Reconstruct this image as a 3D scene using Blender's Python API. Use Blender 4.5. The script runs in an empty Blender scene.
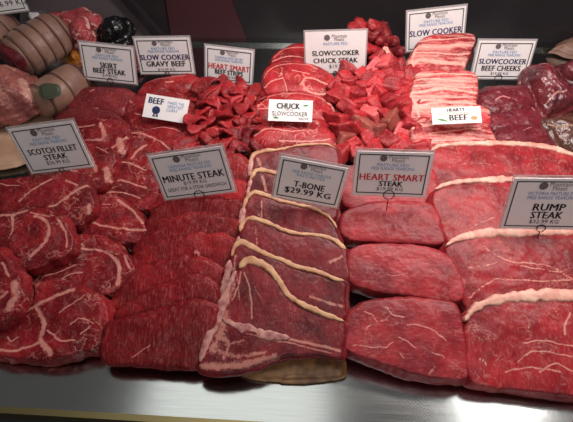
import bpy, math, random
import numpy as np
from mathutils import Matrix, Vector
random.seed(7); rng = np.random.RandomState(11)
scene = bpy.context.scene
# ------------------------------------------------------------------ camera
CAM = np.array([0.0, 0.0, 0.607]); FPX = 477.0
_p, _yaw, _roll = map(math.radians, (48.0, 4.5, -1.3))
FW = np.array([-math.sin(_yaw)*math.cos(_p), math.cos(_yaw)*math.cos(_p), -math.sin(_p)])
_r = np.array([math.cos(_yaw), math.sin(_yaw), 0.0]); _u = np.cross(_r, FW)
RT = _r*math.cos(_roll)+_u*math.sin(_roll); UP = -_r*math.sin(_roll)+_u*math.cos(_roll)
cd = bpy.data.cameras.new('camera'); cam = bpy.data.objects.new('camera', cd); scene.collection.objects.link(cam)
cd.sensor_width = 36.0; cd.lens = FPX/573*36.0; cd.clip_start = .01
cam.matrix_world = Matrix(((RT[0], UP[0], -FW[0], CAM[0]), (RT[1], UP[1], -FW[1], CAM[1]), (RT[2], UP[2], -FW[2], CAM[2]), (0, 0, 0, 1)))
scene.camera = cam
# ------------------------------------------------------------------ world, lights, exposure
scene.view_settings.view_transform = 'Standard'; scene.view_settings.look = 'None'
scene.view_settings.exposure = 0.0; scene.view_settings.gamma = 1.0
w = bpy.data.worlds.new('shop'); scene.world = w; w.use_nodes = True
w.node_tree.nodes['Background'].inputs[0].default_value = (.88, .83, .82, 1); w.node_tree.nodes['Background'].inputs[1].default_value = .105
def area(name, loc, target, sx, sy, power, color=(1, 1, 1)):
    l = bpy.data.lights.new(name, 'AREA'); l.shape = 'RECTANGLE'; l.size = sx; l.size_y = sy; l.energy = power; l.color = color
    o = bpy.data.objects.new(name, l); scene.collection.objects.link(o)
    o.location = loc; d = Vector(target)-Vector(loc); o.rotation_euler = d.to_track_quat('-Z', 'Y').to_euler(); return o
area('case_light', (.22, .68, .60), (.20, .64, 0), .8, .07, 6.2, (1, .86, .82))
area('added_steel_light_middle', (-.42, 1.15, 2.4), (-.42, 1.15, 0), 1.15, .8, 3.6, (1, 1, .97))  # unseen lamp, added so the steel mirrors a wide bright band
area('added_steel_light_right', (1.16, 1.18, 2.4), (1.16, 1.18, 0), .36, .7, 3.2, (1, 1, .98))  # also added out of view, for the small bright patch in the steel
area('added_overhead_fill', (.1, .15, 2.4), (.1, .3, 0), .9, .5, 5, (1, .97, .95))  # unseen fill, added overhead to lift the front meat
area('added_front_fill', (.5, -1.6, 1.9), (.1, .75, 0), 1.6, .7, 14, (1, .94, .92))  # unseen fill, added from the front to brighten signs and meat

# ------------------------------------------------------------------ helpers
def hx(h):
    c = [int(h[i:i+2], 16)/255 for i in (0, 2, 4)]
    return tuple(((x+.055)/1.055)**2.4 if x > .04045 else x/12.92 for x in c)+(1,)
def ray(px, py):
    d = FW + RT*(px-286.5)/FPX + UP*(211-py)/FPX
    return d/np.linalg.norm(d)
def on(px, py, P, n):
    d = ray(px, py); return CAM + d*(np.dot(np.array(P)-CAM, n)/np.dot(d, n))
def atz(px, py, z): return on(px, py, (0, 0, z), np.array([0, 0, 1.0]))
def aty(px, py, y): return on(px, py, (0, y, 0), np.array([0, 1.0, 0]))
def _hash(i, j, k):
    n = (i*374761393 + j*668265263 + k*2147483647 + 1013904223) & 0xffffffff
    n = ((n ^ (n >> 13))*1274126177) & 0xffffffff
    return ((n ^ (n >> 16)) & 0xffff)/65535.0
def noise(P):
    P = np.asarray(P, float); I = np.floor(P).astype(np.int64); f = P-I; f = f*f*(3-2*f); r = 0
    for a in (0, 1):
        for b in (0, 1):
            for c in (0, 1):
                wgt = (f[:, 0] if a else 1-f[:, 0])*(f[:, 1] if b else 1-f[:, 1])*(f[:, 2] if c else 1-f[:, 2])
                r = r + wgt*_hash(I[:, 0]+a, I[:, 1]+b, I[:, 2]+c)
    return r*2-1
def crom(pts, n, closed=True):
    P = np.array(pts, float); m = len(P)
    if not closed: P = np.vstack([2*P[0]-P[1], P, 2*P[-1]-P[-2]])
    out = []; segs = m if closed else m-1
    for i in range(segs):
        if closed: a, b, c, d = P[(i-1) % m], P[i], P[(i+1) % m], P[(i+2) % m]
        else: a, b, c, d = P[i], P[i+1], P[i+2], P[i+3]
        for t in np.linspace(0, 1, 24, endpoint=False):
            out.append(.5*((2*b)+(-a+c)*t+(2*a-5*b+4*c-d)*t*t+(-a+3*b-3*c+d)*t**3))
    if not closed: out.append(P[-2])
    out = np.array(out)
    Q = np.vstack([out, out[:1]]) if closed else out
    L = np.r_[0, np.cumsum(np.linalg.norm(np.diff(Q, axis=0), axis=1))]
    s = np.linspace(0, L[-1], n, endpoint=not closed)
    return np.stack([np.interp(s, L, Q[:, k]) for k in range(Q.shape[1])], 1)
def mesh(name, V, F, mats, fat=None, smooth=True, mi=None):
    me = bpy.data.meshes.new(name); me.from_pydata([tuple(v) for v in V], [], F)
    for m in (mats if isinstance(mats, (list, tuple)) else [mats]): me.materials.append(m)
    if smooth: me.polygons.foreach_set('use_smooth', [True]*len(F))
    if mi is not None: me.polygons.foreach_set('material_index', mi)
    if fat is not None:
        a = me.attributes.new('fat', 'FLOAT', 'POINT'); a.data.foreach_set('value', np.asarray(fat, np.float32))
    me.update(); return me
def link(name, me, parent=None, M=None):
    o = bpy.data.objects.new(name, me); scene.collection.objects.link(o)
    if parent is not None: o.parent = parent
    if M is not None: o.matrix_local = M
    return o
def tag(o, label, cat, group=None):
    o['label'] = label; o['category'] = cat
    if group: o['group'] = group
    return o
def grid_faces(rows, cols, closed=True, flip=False):
    F = []
    for i in range(rows-1):
        for j in range(cols if closed else cols-1):
            k = (j+1) % cols; q = (i*cols+j, i*cols+k, (i+1)*cols+k, (i+1)*cols+j)
            F.append(q[::-1] if flip else q)
    return F

# ------------------------------------------------------------------ materials
class N:
    def __init__(s, name):
        s.m = bpy.data.materials.new(name); s.m.use_nodes = True; s.t = s.m.node_tree; s.b = s.t.nodes['Principled BSDF']
    def n(s, typ, **kw):
        x = s.t.nodes.new(typ)
        for k, v in kw.items(): setattr(x, k, v)
        return x
    def l(s, a, b): s.t.links.new(a, b)
    def math(s, op, a, b=None, c=None, clamp=False):
        x = s.n('ShaderNodeMath', operation=op, use_clamp=clamp)
        for i, v in enumerate((a, b, c)):
            if v is None: continue
            if isinstance(v, (int, float)): x.inputs[i].default_value = v
            else: s.l(v, x.inputs[i])
        return x.outputs[0]
    def noise(s, vec, scale, detail=3, rough=.55):
        x = s.n('ShaderNodeTexNoise'); x.inputs['Scale'].default_value = scale; x.inputs['Detail'].default_value = detail
        x.inputs['Roughness'].default_value = rough; s.l(vec, x.inputs['Vector']); return x.outputs['Fac']
    def sstep(s, v, a, b):
        x = s.n('ShaderNodeMapRange', interpolation_type='SMOOTHSTEP'); s.l(v, x.inputs[0])
        x.inputs[1].default_value = a; x.inputs[2].default_value = b; return x.outputs[0]
    def mix(s, f, a, b):
        x = s.n('ShaderNodeMix', data_type='RGBA')
        if isinstance(f, (int, float)): x.inputs[0].default_value = f
        else: s.l(f, x.inputs[0])
        for i, v in ((6, a), (7, b)):
            if isinstance(v, tuple): x.inputs[i].default_value = v
            else: s.l(v, x.inputs[i])
        return x.outputs[2]
    def stretch(s, vec, sc, rot=0):
        x = s.n('ShaderNodeMapping'); x.inputs['Scale'].default_value = sc; x.inputs['Rotation'].default_value = (0, 0, rot)
        s.l(vec, x.inputs[0]); return x.outputs[0]
def meat(name, a, b, fatc='e8b9a0', marb=.5, fibre=(1, .25, 1), frot=0., rough=.36, bump=.35, mscale=55, patch=28, spec=.24, grain=.13, bands=0., fm=.86, seam=0., rv=.35):
    s = N(name); co = s.n('ShaderNodeTexCoord').outputs['Object']
    inf = s.n('ShaderNodeObjectInfo').outputs['Random']
    off = s.n('ShaderNodeVectorMath', operation='ADD'); s.l(co, off.inputs[0])
    cmb = s.n('ShaderNodeCombineXYZ'); s.l(s.math('MULTIPLY', inf, 7.0), cmb.inputs[0]); s.l(s.math('MULTIPLY', inf, 3.0), cmb.inputs[1]); s.l(cmb.outputs[0], off.inputs[1]); v = off.outputs[0]
    n1 = s.noise(v, patch, 4); base = s.mix(s.sstep(n1, .3, .7), tuple(x*y for x, y in zip(hx(a), (1.12, .82, .82, 1))), hx(b))
    base = s.mix(s.math('MULTIPLY', s.sstep(s.noise(v, patch*.5, 2), .5, .7), .45), base, tuple(x*y for x, y in zip(hx(b), (.55, .4, .45, 1))))
    base = s.mix(s.math('MULTIPLY', inf, rv), base, tuple(x*y for x, y in zip(hx(b), (.5, .35, .4, 1))))
    if bands:
        nb = s.noise(s.stretch(v, (.13, 1, 1), .04), 62, 4, .6); nb2 = s.noise(s.stretch(v, (.35, 1, 1), .1), 260, 3)
        base = s.mix(s.math('MULTIPLY', s.sstep(nb, .47, .60), bands), base, hx(fatc))
        base = s.mix(s.math('MULTIPLY', s.sstep(nb2, .50, .62), bands*.5), base, hx(fatc))
    fv = s.stretch(v, fibre, frot); nf = s.noise(fv, 420, 3, .6)
    lighter = s.mix(s.math('MULTIPLY', s.sstep(nf, .48, .72), grain), base, hx(fatc))
    darker = s.mix(s.math('MULTIPLY', s.sstep(s.noise(fv, 260, 3), .55, .35), .22), lighter, (hx(b)[0]*.35, hx(b)[1]*.3, hx(b)[2]*.3, 1))
    nm = s.noise(s.stretch(v, (1, 1.5, 1), frot+.6), mscale, 4, .6)
    line = s.sstep(s.math('ABSOLUTE', s.math('SUBTRACT', nm, .5)), .022, .004)
    msk = s.sstep(s.noise(v, mscale*.6, 2), .50, .62)
    marbf = s.math('MULTIPLY', s.math('MULTIPLY', line, msk), marb)
    if seam:
        n3 = s.noise(v, 21, 3, .5); l3 = s.sstep(s.math('ABSOLUTE', s.math('SUBTRACT', n3, .47)), .016, .004)
        l3 = s.math('MULTIPLY', s.math('MULTIPLY', l3, s.sstep(s.noise(v, 30, 2), .45, .6)), seam); marbf = s.math('MAXIMUM', marbf, l3)
    at = s.n('ShaderNodeAttribute', attribute_name='fat').outputs['Fac']
    an = s.math('ADD', at, s.math('MULTIPLY', s.math('SUBTRACT', s.noise(v, 330, 3), .5), .8))
    an = s.math('ADD', an, s.math('MULTIPLY', s.math('SUBTRACT', s.noise(v, 75, 3), .5), .55))
    an = s.math('MULTIPLY', an, s.sstep(at, .02, .3))
    ff = s.math('MAXIMUM', s.sstep(an, .38, .72), marbf)
    fc = s.mix(s.noise(v, 90, 3), hx(fatc), tuple(x*y for x, y in zip(hx(fatc), (.80, .58, .55, 1))))
    s.l(s.mix(s.math('MULTIPLY', ff, fm), darker, fc), s.b.inputs['Base Color'])
    s.b.inputs['Roughness'].default_value = rough; s.b.inputs['Specular IOR Level'].default_value = spec
    bp = s.n('ShaderNodeBump'); bp.inputs['Strength'].default_value = bump; bp.inputs['Distance'].default_value = .002
    h = s.math('ADD', s.math('MULTIPLY', nf, .28), s.math('ADD', s.noise(v, 110, 4), s.math('MULTIPLY', ff, .3)))
    s.l(h, bp.inputs['Height']); s.l(bp.outputs[0], s.b.inputs['Normal'])
    return s.m
def fatm(name, a, b, rough=.42, bump=.4, scale=60):
    s = N(name); co = s.n('ShaderNodeTexCoord').outputs['Object']
    c = s.mix(s.sstep(s.noise(co, scale, 4), .35, .7), hx(a), hx(b))
    s.l(c, s.b.inputs['Base Color']); s.b.inputs['Roughness'].default_value = rough
    bp = s.n('ShaderNodeBump'); bp.inputs['Strength'].default_value = bump; bp.inputs['Distance'].default_value = .002
    s.l(s.noise(co, 160, 4), bp.inputs['Height']); s.l(bp.outputs[0], s.b.inputs['Normal']); return s.m
def plain(name, col, rough=.5, metal=0., **kw):
    s = N(name); co = s.n('ShaderNodeTexCoord').outputs['Object']
    c = hx(col); c2 = tuple(x*.9 for x in c[:3])+(1,)
    s.l(s.mix(s.noise(co, 40, 2), c, c2), s.b.inputs['Base Color']); s.b.inputs['Roughness'].default_value = rough; s.b.inputs['Metallic'].default_value = metal
    for k, v in kw.items(): s.b.inputs[k].default_value = v
    return s.m
M_rump = meat('rump_meat', 'a8323a', '861e28', 'e9b4a2', .5, (1, .35, 1), .3, fm=.62)
M_heart = meat('lean_steak_meat', 'a4353d', '86202a', 'e6a79c', .35, (.3, 1, 1), .2, bump=.45, fm=.66)
M_tbone = meat('porterhouse_meat', '80272f', '5e1820', 'd9a090', .35, (1, .5, 1), .8, mscale=80, fm=.6, grain=.09)
M_minute = meat('minute_steak_meat', 'a82830', '84181f', 'd98a80', .15, (1, .22, 1), 1.2, rv=.7, bump=.9, grain=.2)
M_scotch = meat('scotch_fillet_meat', '9a2831', '6c141c', 'e0a294', .9, (1, .6, 1), .4, mscale=48, bump=.6, rough=.3, fm=.74, seam=.4)
M_chuck = meat('chuck_meat', 'b83038', '901c24', 'eaa89e', .8, (1, .4, 1), .1, mscale=45, seam=.9, fm=.8, bump=.6)
M_gravy = meat('shin_meat', 'a42c33', '80181f', 'e2a398', .4, (1, .4, 1), .2, bump=.4, rough=.3)
M_skirt = meat('skirt_meat', '803034', '661e26', 'd9a090', .15, (1, .4, 1), 0, rough=.3)
M_diced = meat('diced_meat', 'ba343c', '94202a', 'eaa79c', .5, (1, .3, 1), .5, mscale=80, bump=.8, grain=.2)
M_diced_pale = meat('diced_meat_pale', 'd86d6c', 'c24c54', 'f0c0b4', .6, (1, .3, 1), .5, mscale=70)
M_diced_brown = meat('diced_meat_browned', '9c5f52', '8a4440', 'c8a090', .4, (1, .3, 1), .5, mscale=70)
M_strip = meat('beef_strip_meat', 'b02e36', '8a1a22', 'e29a90', .3, (1, .3, 1), .5, mscale=80, bump=.9, rough=.4, seam=.5)
M_strip_dark = meat('beef_strip_meat_dark', '8e2830', '6e1c24', 'd0948a', .4, (1, .3, 1), .5, mscale=80, bump=.9, rough=.4, seam=.5)
M_brisket = meat('rib_meat', 'c03640', '98202a', 'f4bcae', .5, (.15, 1, 1), 0, mscale=45, bands=.5)
M_cheek = meat('cheek_meat', '782a36', '5e1c28', 'c88a88', .3, (1, .5, 1), .3, rough=.28, mscale=50)
M_vac = meat('vacuum_packed_meat', '7a3038', '58202a', 'c09088', .5, (1, .5, 1), .3, rough=.14, mscale=30, bump=.9, spec=.8)
M_vacb = meat('vacuum_packed_meat_brown', '6a4a3e', '4a3028', 'b09078', .7, (1, .5, 1), .3, rough=.2, mscale=30, bump=.9, spec=.7)
M_capr = fatm('rump_fat', 'e2b4a0', 'cc8c7c')
M_capt = fatm('porterhouse_fat', 'cc9f76', 'b27a5e')
M_bone = fatm('bone', 'c08a7e', '8e4a4c', scale=80)
M_brownfat = fatm('browned_fat', 'a0764a', '6e4a34')
M_skin = fatm('pork_skin', '92705f', '7c5a50', rough=.4, scale=22)
M_skin2 = fatm('pink_fat', 'c08a7c', 'a8605a', rough=.35, scale=25)
M_string = plain('netting', '5c3a34', .6)
M_roastface = meat('roast_cut_face', '7c2c34', '5c1c26', 'c89088', .5, mscale=40)
M_chop = meat('chop_meat', 'b45358', '93383f', 'e8c4b8', .9, mscale=40)
M_white = plain('card_paper', 'f4f1f0', .45)
M_black = plain('black_ink', '141214', .5)
M_red = plain('red_ink', 'd2303a', .5)
M_blue = plain('blue_ink', '5a8fc4', .5)
M_navy = plain('navy_ink', '1e2a58', .5)
M_purple = plain('purple_ink', '3c2a66', .5)
M_grayi = plain('grey_ink', '6c6668', .5)
M_green = plain('green_ink', '3f8f3c', .5)
M_orange = plain('orange_ink', 'c88a4c', .5)
M_wire = plain('dark_wire', '2c2a2c', .3, .8)
s = N('clear_sleeve'); tr = s.n('ShaderNodeBsdfTransparent'); mx = s.n('ShaderNodeMixShader'); mx.inputs[0].default_value = .38
s.b.inputs['Base Color'].default_value = (.7, .66, .66, 1); s.b.inputs['Roughness'].default_value = .15
s.l(tr.outputs[0], mx.inputs[1]); s.l(s.b.outputs[0], mx.inputs[2]); s.l(mx.outputs[0], s.t.nodes['Material Output'].inputs[0]); M_sleeve = s.m
def steel(name, col, r0, r1, metal=1.0):
    s = N(name); co = s.n('ShaderNodeTexCoord').outputs['Object']; b = s.stretch(co, (1, 60, 60)); nz = s.noise(b, 14, 4)
    s.b.inputs['Metallic'].default_value = metal; s.l(s.mix(nz, hx(col), tuple(x*.85 for x in hx(col)[:3])+(1,)), s.b.inputs['Base Color'])
    mr = s.n('ShaderNodeMapRange'); s.l(nz, mr.inputs[0]); mr.inputs[3].default_value = r0; mr.inputs[4].default_value = r1; s.l(mr.outputs[0], s.b.inputs['Roughness'])
    return s.m
M_steel = steel('brushed_steel', 'c4c8c6', .10, .22)
M_trim = steel('brass_trim', 'a89a6c', .3, .42)
M_darksteel = steel('dark_steel', '5c5f62', .3, .45)
M_glassblack = plain('black_glass', '2c292b', .22, 0, **{'Specular IOR Level': .5})
M_blackbag = plain('black_plastic_bag', '121214', .22)
M_board = fatm('chopping_paper', 'c8a488', 'b08a72', scale=15)
M_yellow = fatm('marinade', 'b8782c', '8a4a1c', rough=.2, scale=30)

# ------------------------------------------------------------------ box helper, setting
def box(name, x0, x1, y0, y1, z0, z1, mat, parent=None, kind=None):
    V = [(x, y, z) for x in (x0, x1) for y in (y0, y1) for z in (z0, z1)]
    F = [(0, 1, 3, 2), (4, 6, 7, 5), (0, 4, 5, 1), (2, 3, 7, 6), (0, 2, 6, 4), (1, 5, 7, 3)]
    o = link(name, mesh(name, V, F, mat, smooth=False), parent)
    if kind: o['kind'] = kind
    return o
YT = float(atz(0, 407, 0)[1])
box('floor', -1.2, 1.2, YT, 1.12, -.02, 0, M_steel, kind='structure')
box('trim_1', -1.2, 1.2, YT-.008, YT, -.02, .003, M_trim, kind='structure')
box('trim_2', -1.2, 1.2, YT-.08, YT-.008, -.03, -.012, M_darksteel, kind='structure')
box('wall_back', -1.2, 1.2, 1.12, 1.14, -.02, .9, M_glassblack, kind='structure')
def wallpoly(name, pxs, y, th, mat):
    Q = [aty(a, b, y) for a, b in pxs]; m = len(Q); V = [tuple(q) for q in Q]+[(q[0], q[1]+th, q[2]) for q in Q]
    F = [tuple(range(m)), tuple(range(2*m-1, m-1, -1))]+[(i, m+i, m+(i+1) % m, (i+1) % m) for i in range(m)]
    o = link(name, mesh(name, V, F, mat, smooth=False)); o['kind'] = 'structure'
wallpoly('reflection_panel_1', [(20, -40), (100, -40), (158, 40), (20, 40)], 1.114, .004, plain('grey_painted_reflection', '6a6064', .2))  # grey reflection on the back wall, put into the panel's colour
wallpoly('reflection_panel_2', [(160, -40), (215, -40), (248, 42), (190, 42), (172, 42)], 1.115, .004, plain('dark_red_painted_reflection', '4a2c30', .2))  # dark-red reflection painted as a coloured panel
wallpoly('trim_4', [(108, -14), (117, -14), (167, 42), (158, 42)], 1.098, .02, M_glassblack)
box('trim_3', -1.2, 1.2, 1.095, 1.12, 0, .008, M_steel, kind='structure')

# ------------------------------------------------------------------ slab: a piece of meat from its outline
def frame(y0, z0, tilt, roll=0, x0=0):
    a, b = math.tan(math.radians(tilt)), math.tan(math.radians(roll))
    n = np.array([-b, -a, 1.0]); n /= np.linalg.norm(n)
    return np.array([x0, y0, z0]), n
def basis(P, n):
    u = np.array([1, 0, 0.]) - n*n[0]; u /= np.linalg.norm(u); v = np.cross(n, u); return u, v
def slab(name, label, cat, group, pts, pl, t, mat, veins=(), dome=.12, rnd=.005, amp=.0012, K=30, NN=130, caps=(), bones=(), wob=.0012, fatside=0, parent=None, sag=0.):
    P0, n = pl; u, v = basis(P0, n)
    W = np.array([on(px, py, P0, n) for px, py in pts]); c0 = W.mean(0)
    loc = lambda Q: np.stack([(Q-c0)@u, (Q-c0)@v], 1)
    O = crom(loc(W), NN)
    # area centroid
    a = O; b = np.roll(O, -1, 0); cr = a[:, 0]*b[:, 1]-b[:, 0]*a[:, 1]; A = cr.sum()/2
    C = ((a+b)*cr[:, None]).sum(0)/(6*A)
    if A < 0: O = O[::-1]
    c0 = c0 + u*C[0] + v*C[1]; O = O - C
    seed = rng.rand()*50
    ang = np.linspace(0, 2*np.pi, NN, endpoint=False)
    R = np.linalg.norm(O, axis=1)
    nz = noise(np.c_[O*90, np.full(NN, seed)])+.5*noise(np.c_[O*240, np.full(NN, seed+9)])
    O = O*(1+(nz*wob/R))[:, None]; R = np.linalg.norm(O, axis=1)
    dirs = O/R[:, None]; rings = []
    rr = min(rnd, t*.5)
    for k in range(K):
        q = k/(K-1); q = q if K < 12 else 1-(1-q)**1.15
        rad = (R-rr)*q; rad = np.maximum(rad, 0)
        z = t*((1-dome)+dome*math.sqrt(max(0, 1-.98*q*q)))
        rings.append(np.c_[dirs*rad[:, None], np.full(NN, z)])
    zt = t*((1-dome)+dome*math.sqrt(.02))
    for th in (25, 50, 75, 90):
        th = math.radians(th); rings.append(np.c_[dirs*(R-rr+rr*math.sin(th))[:, None], np.full(NN, zt-rr+rr*math.cos(th))])
    nside = 4; hh = zt-rr
    for i in range(1, nside+1):
        f = i/nside; bul = .0015*math.sin(math.pi*f); rings.append(np.c_[dirs*(R+bul+.005*f)[:, None], np.full(NN, hh*(1-f)+.001)])
    rings.append(np.c_[dirs*(R+.0045)[:, None], np.full(NN, 0.)]); rings.append(np.c_[dirs*(R*.85)[:, None], np.full(NN, 0.)])
    rings.append(np.c_[dirs*(R*.02)[:, None], np.full(NN, 0.)])
    V = np.vstack(rings); rows = len(rings); F = grid_faces(rows, NN)
    F.append(tuple(range(NN)))
    F = [f[::-1] if len(f) == 4 else f for f in F]
    F.append(tuple(range((rows-1)*NN, rows*NN))[::-1])
    F = [f[::-1] if len(f) == 4 else f for f in F]
    top = V[:, 2] > zt*.5
    d = noise(np.c_[V*38+seed])*1.0 + .5*noise(V*95+seed) + .25*noise(V*230+seed)
    V[:, 2] += np.where(top, d*amp, 0)
    lat = ~top; V[:, 0] += np.where(lat, noise(V*80+seed+3)*amp, 0); V[:, 1] += np.where(lat, noise(V*80+seed+7)*amp, 0)
    # fat attribute
    fat = np.zeros(len(V))
    def L2(p): return loc2(np.array([on(x, y, P0, n) for x, y in p]))
    def loc2(Q): return np.stack([(Q-c0)@u, (Q-c0)@v], 1)
    for vein in veins:
        q = L2(vein[0]); q = crom(q, max(8, len(q)*7), closed=False) if len(q) > 1 else np.vstack([q, q+1e-4])
        q = q + np.c_[noise(np.c_[q*160, q[:, 0]*0+seed]), noise(np.c_[q*160, q[:, 0]*0+seed+5])]*.0012
        ww = vein[1]; w0, w1 = ww if isinstance(ww, tuple) else (ww, ww)
        st = vein[2] if len(vein) > 2 else 1.
        A0, B0 = q[:-1], q[1:]; D = B0-A0; LL = (D**2).sum(1)+1e-12
        X = V[:, None, :2]-A0[None]; tt = np.clip((X*D).sum(2)/LL, 0, 1)
        dist = np.linalg.norm(X-tt[..., None]*D, axis=2); wd = w0+(w1-w0)*(np.arange(len(A0))+.5)/len(A0)
        val = (1-.5*dist/(wd/2+.0003)).max(1)
        fat = np.maximum(fat, np.where(V[:, 2] > zt*.35, np.clip(val, 0, 1)*st, 0))
    if fatside:
        fat = np.maximum(fat, np.where(V[:, 2] < zt*.8, fatside*(.5+.5*noise(V*60+seed)), 0))
    M = Matrix(((u[0], v[0], n[0], 0), (u[1], v[1], n[1], 0), (u[2], v[2], n[2], 0), (0, 0, 0, 1)))
    base = c0 - n*t; M.translation = Vector(base)
    o = link(name, mesh(name, V, F, mat, fat), parent, M)
    if label: tag(o, label, cat, group)
    def ribbon(nm, specs, mm, lift=.0004):
        VV, FF = [], []
        for p, wd in specs:
            q = L2(p); m = max(14, int(np.linalg.norm(np.diff(q, axis=0), axis=1).sum()/.002)); q = crom(q, m, closed=False)
            wds = np.interp(np.linspace(0, 1, m), np.linspace(0, 1, len(wd)), wd)
            T = np.gradient(q, axis=0); T /= np.linalg.norm(T, axis=1)[:, None]; Pn = np.c_[-T[:, 1], T[:, 0]]
            prof = []; nc = 14
            for i in range(nc):
                th = 2*math.pi*i/nc; cx, cy = math.cos(th), math.sin(th)
                prof.append((math.copysign(abs(cx)**.45, cx)*.5, math.copysign(abs(cy)**.35, cy)*.5))
            base0 = len(VV); hgt = t*.98+lift
            for i in range(m):
                e = min(1, math.sqrt(max(.02, min(i, m-1-i)/3)))
                wv = wds[i]*e*(1+.28*float(noise([[q[i, 0]*110, q[i, 1]*110, seed]])[0])+.18*float(noise([[q[i, 0]*320, q[i, 1]*320, seed]])[0]))
                for a_, b_ in prof:
                    VV.append((q[i, 0]+Pn[i, 0]*a_*wv, q[i, 1]+Pn[i, 1]*a_*wv, .5*hgt+.001+b_*hgt*(.9+.1*e)))
            FF += [tuple(base0+x for x in f) for f in grid_faces(m, nc)]
            FF.append(tuple(base0+x for x in range(nc))[::-1]); FF.append(tuple(base0+(m-1)*nc+x for x in range(nc)))
        VV = np.array(VV); VV = VV+np.c_[noise(VV*170), noise(VV*170+4), noise(VV*120+9)]*.0009
        return link(nm, mesh(nm, VV, FF, mm), o)
    for nm, specs, mm in caps: ribbon(nm, specs, mm)
    return o

# ================================================================== RUMP STEAKS (right column)
RC = 'rump steaks with a cream fat edge'
cap_w = [.007, .012, .014, .013, .012]
def yq(k, y0=.238, d=.096): return y0+k*d
slab('rump_steak', 'front rump steak with wide cream fat edge, nearest the steel ledge', 'steak', RC,
     [(467, 316), (478, 305), (500, 297), (535, 293), (580, 294), (625, 305), (660, 330), (668, 365), (655, 392), (620, 400), (573, 396), (520, 390), (480, 386), (468, 375), (465, 345)],
     frame(yq(0), .028, 15), .023, M_rump,
     [([(521, 312), (527, 318), (529, 325), (528, 334)], 0.0014), ([(570, 313), (566, 322), (565, 334)], 0.0021), ([(523, 343), (535, 340), (548, 341), (573, 346), (600, 345)], 0.0013),
      ([(518, 362), (528, 354), (539, 351), (573, 356), (610, 360)], 0.0013), ([(505, 372), (530, 367), (560, 372)], 0.0021, .8), ([(480, 358), (488, 366), (490, 372)], 0.0014), ([(540, 372), (556, 364), (573, 371)], 0.0014)],
     K=44, NN=190, caps=[('fat_cap', [([(465, 320), (478, 306), (500, 299), (535, 295), (580, 296), (625, 306), (658, 330)], [.005, .013, .017, .018, .017, .016, .007])], M_capr)])
slab('rump_steak', 'second rump steak from the front, fat edge under the large price sign, forked veins', 'steak', RC,
     [(446, 246), (458, 237), (485, 231), (530, 229), (580, 230), (615, 240), (640, 262), (640, 300), (600, 320), (530, 322), (480, 318), (465, 305), (456, 278), (447, 258)],
     frame(yq(1), .028, 15), .023, M_rump,
     [([(466, 268), (480, 266), (491, 264), (500, 259)], 0.0013), ([(494, 252), (501, 258), (515, 262), (549, 266), (573, 279)], 0.0014), ([(466, 300), (488, 283), (501, 279), (541, 281), (573, 279)], 0.0015), ([(484, 246), (490, 251)], 0.0021), ([(520, 266), (560, 272)], 0.0010)],
     K=44, NN=180, caps=[('fat_cap', [([(446, 245), (459, 238), (485, 233), (530, 231), (580, 232), (612, 240)], [.005, .014, .018, .016, .014, .007])], M_capr)])
slab('rump_steak', 'third rump steak from the front, directly behind the large price sign', 'steak', RC,
     [(435, 190), (444, 184), (465, 179), (510, 177), (560, 180), (590, 195), (596, 225), (570, 250), (500, 256), (455, 250), (441, 225), (433, 203)],
     frame(yq(2), .028, 15), .0225, M_rump, [([(470, 228), (482, 222), (495, 217)], 0.0010)],
     caps=[('fat_cap', [([(435, 189), (446, 184), (465, 181), (510, 179), (560, 182), (586, 194)], [.005, .012, .013, .012, .012, .005])], M_capr)], K=36, NN=150)
slab('rump_steak', 'rearmost rump steak with a smooth bright face, next to the beef cheeks', 'steak', RC,
     [(431, 151), (440, 145), (470, 142), (510, 141), (545, 145), (570, 152), (590, 165), (590, 190), (550, 208), (480, 210), (445, 202), (432, 185), (429, 165)],
     frame(yq(3), .028, 15), .0225, M_rump, [([(449, 167), (470, 163), (500, 166)], 0.0008, .8)],
     caps=[('fat_cap', [([(431, 150), (442, 145), (470, 143), (510, 143), (545, 146), (572, 154), (588, 164)], [.005, .011, .011, .011, .012, .011, .005])], M_capr)], K=36, NN=150)
# ================================================================== LEAN STEAKS
HC = 'lean thick steaks without fat edge'
slab('lean_steak', 'front lean steak with scattered white marbling, hanging at the edge of the steel ledge', 'steak', HC,
     [(344, 324), (348, 312), (357, 305), (370, 299), (388, 297), (405, 296), (430, 298), (450, 300), (459, 306), (463, 320), (466, 340), (468, 362), (467, 377), (455, 380), (423, 376), (395, 368), (372, 360), (350, 352), (343, 344)],
     frame(yq(0)-.002, .030, 15), .0245, M_heart,
     [([(364, 312), (372, 314), (377, 321)], 0.0013), ([(386, 307), (392, 313), (398, 316), (405, 317)], 0.0013), ([(408, 324), (416, 324), (430, 329), (438, 333), (446, 340)], 0.0014), ([(399, 337), (407, 341), (416, 349)], 0.0011),
      ([(353, 345), (370, 347), (385, 347), (393, 342)], 0.0010), ([(429, 374), (436, 366)], 0.0010), ([(366, 328), (372, 324)], 0.0010), ([(392, 326), (399, 322)], 0.0008), ([(432, 352), (444, 357)], 0.0010), ([(392, 313), (386, 320), (380, 321)], 0.0008), ([(400, 352), (404, 358)], 0.0008)],
     K=44, NN=180, dome=.06, rnd=.004)
slab('lean_steak', 'second lean steak from the front, plain pinkish face', 'steak', HC,
     [(346, 262), (350, 250), (362, 244), (392, 242), (425, 245), (445, 252), (458, 266), (465, 285), (464, 298), (450, 301), (420, 297), (375, 291), (352, 283), (345, 274)],
     frame(yq(1), .030, 15), .0245, M_heart, [([(387, 274), (398, 275), (411, 271)], 0.0010, .8), ([(430, 268), (440, 276)], 0.0008, .8)], K=40, NN=160, dome=.08, rnd=.004)
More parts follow.
